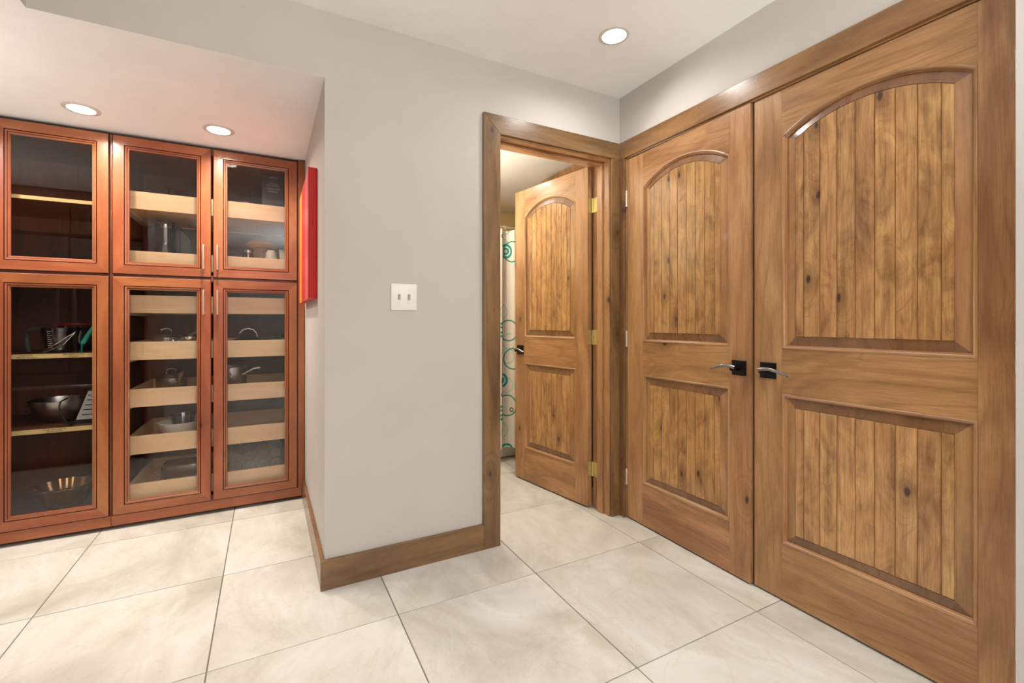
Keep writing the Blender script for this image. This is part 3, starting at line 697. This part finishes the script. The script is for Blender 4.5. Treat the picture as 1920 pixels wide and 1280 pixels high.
# bottom drawer: muffin tin, baking dish
Z=tray(6)
t=thing('muffin_tin',(-.06,3.5,Z),'grey muffin tin standing upright behind the lower right glass door','baking pan')
M=Matrix.Translation((-.062,3.47,Z+.002))@Matrix.Rotation(R(72),4,'X')
b=B(); box(b,-.16,.16,0,.19,-.002,0,bev=0); b.transform(M); obj('sheet',b,flat('tin_grey',(96,92,84),.4,metal=.8),t)
for i in range(4):
    for j in range(3):
        b=B(); lathe(b,[(.031,.0005),(.034,.002),(.031,.003),(.024,-.028),(0,-.03)],-.118+i*.0785,.035+j*.06,0,n=20); b.transform(M); obj('cup',b,STEEL,t,smooth=True)
t=thing('glass_dish',(-.45,3.4,Z),'clear oblong glass baking dish in the bottom drawer behind the left door','dish')
b=B(); box(b,-.57,-.36,3.33,3.5,Z+.001,Z+.13,bev=.012); bmesh.ops.delete(b,geom=[f for f in b.faces if f.normal.z>.9 and f.calc_center_median().z>Z+.12],context='FACES'); obj('body',b,GLASSW,t,smooth=40)
# ------------------------------------------------------------------ red canvas
def canvasmat():
    s=NT('abstract_red_paint'); tc=s.n('ShaderNodeTexCoord'); sp=s.n('ShaderNodeSeparateXYZ'); s.l(tc.outputs['Object'],sp.inputs[0])
    n=s.noise(s.mapping(tc.outputs['Object'],(1,5,3)),1,4,.6,1.)
    y=s.math('ADD',sp.outputs[1],s.math('MULTIPLY',s.math('SUBTRACT',n,.5),.14))
    c=s.ramp(s.math('MULTIPLY_ADD',y,1.4,.5),[(.0,s2l((206,40,44))),(.2,s2l((226,120,124))),(.34,s2l((206,60,70))),(.62,s2l((204,36,40))),(.8,s2l((222,176,70))),(.94,s2l((216,60,50)))])
    s.l(c,s.b.inputs['Base Color']); s.b.inputs['Roughness'].default_value=.35; return s.m
t=root('wall_canvas',(XS,2.71,1.572),label='red abstract canvas with a yellow streak hanging on the alcove side wall',cat='picture')
b=B(); box(b,XS-.040,XS-.0386,2.36,3.06,1.252,1.892); obj('painted_face',b,canvasmat(),t)
b=B(); box(b,XS-.0388,XS-.0004,2.362,3.058,1.254,1.89,bev=.003); obj('canvas_edge',b,flat('red_canvas_edge',(214,0,0),.45),t)
# ------------------------------------------------------------------ light switch
t=root('light_switch',(.5615,YB,1.252),label='white double toggle light switch plate on the grey wall',cat='light switch')
b=B(); box(b,.501,.622,YB-.0065,YB-.0003,1.191,1.3125,bev=.003); obj('plate',b,WHITEP,t,smooth=40)
for x in (.5385,.5845):
    b=B(); box(b,x-.0058,x+.0058,YB-.0072,YB-.0062,1.240,1.264); h=obj('toggle_slot',b,flat('slot_shadow',(120,116,104),.6),t)
    b=B(); prism(b,[(x-.0045,1.243),(x+.0045,1.243),(x+.0045,1.2615),(x-.0045,1.2615)],YB-.007,YB-.0115)
    for v in b.verts:
        if v.co.y<YB-.01: v.co.z-=.005
    obj('toggle',b,TOGGLE,t)
    for z in (1.222,1.282):
        b=B(); lathe(b,[(0,0),(.0032,0),(.0026,.0012),(0,.0015)],n=12); b.transform(Matrix.Translation((x,YB-.0064,z))@Matrix.Rotation(R(90),4,'X')); obj('screw',b,WHITEP,t)
# ------------------------------------------------------------------ recessed lights
def drill(ceil,spots,r_,z):
    b=B()
    for x,y in spots: lathe(b,[(0,-.02),(r_,-.02),(r_,.05),(0,.05)],x,y,z,n=40)
    me=bpy.data.meshes.new('c'); bmesh.ops.recalc_face_normals(b,faces=b.faces); b.to_mesh(me); b.free()
    c=bpy.data.objects.new('c',me); col.objects.link(c)
    m=ceil.modifiers.new('holes','BOOLEAN'); m.operation='DIFFERENCE'; m.object=c; m.solver='EXACT'
    bpy.context.view_layer.update()
    nm=bpy.data.meshes.new_from_object(ceil.evaluated_get(bpy.context.evaluated_depsgraph_get()))
    ceil.modifiers.clear(); ceil.data=nm; bpy.data.objects.remove(c)
MAINL=[(1.430,1.607),(1.0,-.55),(1.2,-1.9)]; SOFL=[(-.806,2.892),(-.232,2.868),(-1.45,2.55),(-1.9,-.4)]
drill(bpy.data.objects['ceiling'],MAINL,.054,H); drill(bpy.data.objects['ceiling.001'],SOFL,.054,HS-.0005); drill(bpy.data.objects['ceiling.002'],[(1.2,2.95)],.054,HB)
def downlight(x,y,z,power,color,label,r0=.05,r1=.071,group=None,spot=None,dp=.010):
    t=root('recessed_light',(x,y,z),label=label,cat='ceiling light',group=group)
    b=B(); lathe(b,[(r1,-.0003),(r1,-.003),(r1-.004,-.005),(.054,-.0045),(.0525,-.001),(.0525,.022),(.0535,.022),(.0535,-.0003)],x,y,z,n=48); obj('trim_ring',b,TRIMW,t,smooth=50)
    b=B(); lathe(b,[(0,dp),(.0524,dp),(.0524,dp+.003),(0,dp+.003)],x,y,z,n=40); obj('lens',b,LENS,t)
    l=bpy.data.lights.new('lamp','AREA'); l.shape='DISK'; l.size=.098; l.energy=power; l.color=color; l.spread=R(165)
    o=bpy.data.objects.new('lamp',l); col.objects.link(o); o.parent=t; o.location=(0,0,dp-.001)
    if spot:
        l=bpy.data.lights.new('spot','SPOT'); l.energy=spot; l.color=color; l.spot_size=R(47); l.spot_blend=.12; l.shadow_soft_size=.02
        o=bpy.data.objects.new('spot',l); col.objects.link(o); o.parent=t; o.location=(0,0,.004)
    return t
downlight(1.430,1.607,H,P_MAIN,C_MAIN,'round recessed light in the white ceiling before the open doorway',.047,.069)
downlight(-.806,2.892,HS,P_SOFF,C_SOFF,'round recessed light in the soffit above the left cabinet',.054,.074,spot=P_SPOT,dp=.0185)
downlight(-.232,2.868,HS,P_SOFF,C_SOFF,'round recessed light in the soffit nearest the red canvas',.052,.074,spot=P_SPOT,dp=.0185)
for x,y,z,p,l in ((1.0,-.55,H,P_FILL,'added recessed fill light behind the photographer on the right'),(1.2,-1.9,H,P_FILL,'added recessed fill light farthest behind the photographer'),(-1.45,2.55,HS,P_SOFF,'added recessed fill light over the kitchen, left of view'),(-1.9,-.4,HS,P_FILL*.6,'added recessed fill light left of the photographer')):
    downlight(x,y,z,p,C_FILL,l)  # unseen downlights added as fill for the room and kitchen
downlight(1.2,2.95,HB,P_BATH,C_BATH,'recessed light in the bathroom ceiling')
# ------------------------------------------------------------------ bathroom: tub, rod, shower curtain
t=root('bathtub',(1.4,3.7,0),label='white bathtub behind the shower curtain',cat='bathtub')
b=B(); box(b,.445,2.345,3.33,YD-.002,0,.46,bev=.02); bmesh.ops.delete(b,geom=[f for f in b.faces if f.normal.z>.95 and f.calc_center_median().z>.45],context='FACES')
obj('shell',b,TUBW,t,smooth=40)
b=B(); box(b,.52,2.27,3.42,YD-.08,.1,.455,bev=.03); bmesh.ops.delete(b,geom=[f for f in b.faces if f.calc_center_median().z>.45],context='FACES'); obj('basin',b,TUBW,t,smooth=40)
b=B(); 
for q in ((.45,2.34,3.335,3.42),(.45,2.34,YD-.08,YD-.003),(.45,.52,3.42,YD-.08),(2.27,2.34,3.42,YD-.08)): box(b,*q,.45,.465)
obj('rim',b,TUBW,t)
t=root('curtain_rod',(1.4,3.25,1.915),label='thin metal rod carrying the shower curtain',cat='curtain rod')
b=B(); tube(b,[(.445,3.25,1.915),(2.345,3.25,1.915)],.008,n=12); obj('rod',b,NICKEL,t,smooth=True)
def curtmat():
    s=NT('circle_print_fabric'); tc=s.n('ShaderNodeTexCoord'); uv=tc.outputs['UV']
    base=s2l((232,222,208))
    def layer(c,scale,loc,seed_keep,bands,colr,rnd=.75):
        v=s.n('ShaderNodeTexVoronoi'); v.voronoi_dimensions='2D'; s.l(s.mapping(uv,(scale,scale,1),loc),v.inputs['Vector']); v.inputs['Scale'].default_value=1; v.inputs['Randomness'].default_value=rnd
        sp=s.n('ShaderNodeSeparateColor'); s.l(v.outputs['Color'],sp.inputs[0])
        keep=s.math('GREATER_THAN',sp.outputs[0],seed_keep)
        tot=None
        for lo,hi in bands:
            a=s.math('MULTIPLY',s.math('GREATER_THAN',v.outputs['Distance'],lo),s.math('LESS_THAN',v.outputs['Distance'],hi))
            tot=a if tot is None else s.math('MAXIMUM',tot,a)
        return s.mix(s.math('MULTIPLY',tot,keep),c,colr)
    c=layer(base,5.2,(.3,.2,0),.35,[(.30,.335)],s2l((150,204,192)))
    c=layer(c,3.4,(1.3,.7,0),.5,[(.265,.305)],s2l((70,150,134)))
    c=layer(c,2.9,(5.1,2.3,0),.15,[(.04,.085),(.12,.175)],s2l((24,150,142)))
    c=layer(c,7.5,(2.2,8.3,0),.75,[(.08,.14)],s2l((24,80,70)))
    s.l(c,s.b.inputs['Base Color']); s.b.inputs['Roughness'].default_value=.7
    return s.m
def curtain():
    bm=B(); uvl=bm.loops.layers.uv.new('UVMap'); nx,nz=240,16; x_0,x_1=.95,2.34; z0_,z1_=.11,1.9
    L=0; px=None; cols=[]
    for i in range(nx+1):
        u=i/nx; x=x_0+(x_1-x_0)*u
        ph=u*2*PI*11
        row=[]
        y0_=3.255+.028*math.sin(ph)+.010*math.sin(ph*2.3+1)
        if px is not None: L+=math.hypot(x-px[0],y0_-px[1])
        px=(x,y0_)
        for k in range(nz+1):
            v=k/nz; am=1-.25*v
            y=3.255+(.028*math.sin(ph)+.010*math.sin(ph*2.3+1))*am-.012*(1-v)
            dz=.012*abs(math.sin(ph/2+.4)) if k==nz else 0
            row.append((bm.verts.new((x+.006*math.sin(v*3+u*9),y,z0_+(z1_-z0_)*v-dz)),L,z0_+(z1_-z0_)*v))
        cols.append(row)
    for a,b in zip(cols,cols[1:]):
        for k in range(nz):
            q=(a[k],b[k],b[k+1],a[k+1]); f=bm.faces.new([t_[0] for t_ in q])
            for lp,t_ in zip(f.loops,q): lp[uvl].uv=(t_[1],t_[2])
    return bm
t=root('shower_curtain',(1.65,3.25,.11),label='off-white shower curtain printed with teal and green circles',cat='shower curtain')
obj('curtain_cloth',curtain(),curtmat(),t,smooth=True)
for k in range(12):
    b=B(); x=1.0+k*.121
    tube(b,[(x,3.25+.018*math.cos(2*PI*i/12),1.907+.021*math.sin(2*PI*i/12)) for i in range(12)],.0018,n=6,closed=True); obj('ring',b,NICKEL,t,smooth=True)
t=root('linen_cabinet',(2.1,2.75,0),label='tall wooden linen cabinet behind the open bathroom door',cat='cabinet')
boxo('carcass',(1.96,2.345,2.45,3.06,0,2.268),W_st,t,bev=.002)
for za,zb in ((.1,1.05),(1.06,2.2)):
    boxo('door',(1.942,1.959,2.47,3.04,za,zb),W_st,t,bev=.003)
# ------------------------------------------------------------------ kitchen pieces that show as reflections in the glass
FX0,FX1,FY=-1.83,-.915,1.66
t=root('refrigerator',(-1.37,1.3,0),label='steel french door refrigerator left of the photographer, mirrored in the cabinet glass',cat='refrigerator')
boxo('body',(FX0,FX1,.95,FY-.06,.05,1.80),flat('fridge_side',(70,68,66),.4),t,bev=.004)
boxo('toe_grille',(FX0+.02,FX1-.02,1.0,FY-.09,.0,.05),BLACKP,t)
xm=(FX0+FX1)/2
for q,p,hx in ((FX0,xm-.003,xm-.05),(xm+.003,FX1,xm+.05)):
    d=boxo('door',(q,p,FY-.058,FY,.74,1.80),FRIDGE,t,bev=.006)
    b=B(); tube(b,[(hx,FY+.01,.86)]+[(hx,FY+.035+.03*math.cos(PI*(k/8-.5)),.88+k*.085) for k in range(9)]+[(hx,FY+.01,1.58)],.013,n=12); obj('handle',b,STEEL,d,smooth=True)
d=boxo('freezer_drawer',(FX0,FX1,FY-.058,FY,.09,.73),FRIDGE,t,bev=.006)
b=B(); tube(b,[(FX0+.07,FY,.64)]+[(FX0+.08+k*.0944,FY+.03+.04*math.cos(PI*(k/8-.5)),.64) for k in range(9)]+[(FX1-.07,FY,.64)],.014,n=12); obj('handle',b,STEEL,d,smooth=True)
t=root('wall_cabinet',(-1.37,1.3,1.83),label='cherry cupboard above the refrigerator, mirrored in the cabinet glass',cat='cabinet')
boxo('carcass',(FX0,FX1,.95,FY-.04,1.83,HS-.002),K_in,t)
for q,p,hx in ((FX0+.003,xm-.003,xm-.05),(xm+.003,FX1-.003,xm+.05)):
    d=boxo('door',(q,p,FY-.039,FY-.02,1.835,HS-.02),K_x,t,bev=.003)
    b=B(); tube(b,[(hx,FY-.02,1.86),(hx,FY+.008,1.865),(hx,FY+.01,1.93),(hx,FY+.008,1.995),(hx,FY-.02,2.0)],.005,n=8); obj('handle',b,NICKEL,d,smooth=True)
t=root('end_panel',(-.89,1.3,0),label='tall cherry panel boxing in the side of the refrigerator',cat='panel')
boxo('board',(-.908,-.885,.95,FY-.02,0,HS-.002),K_z,t,bev=.001)
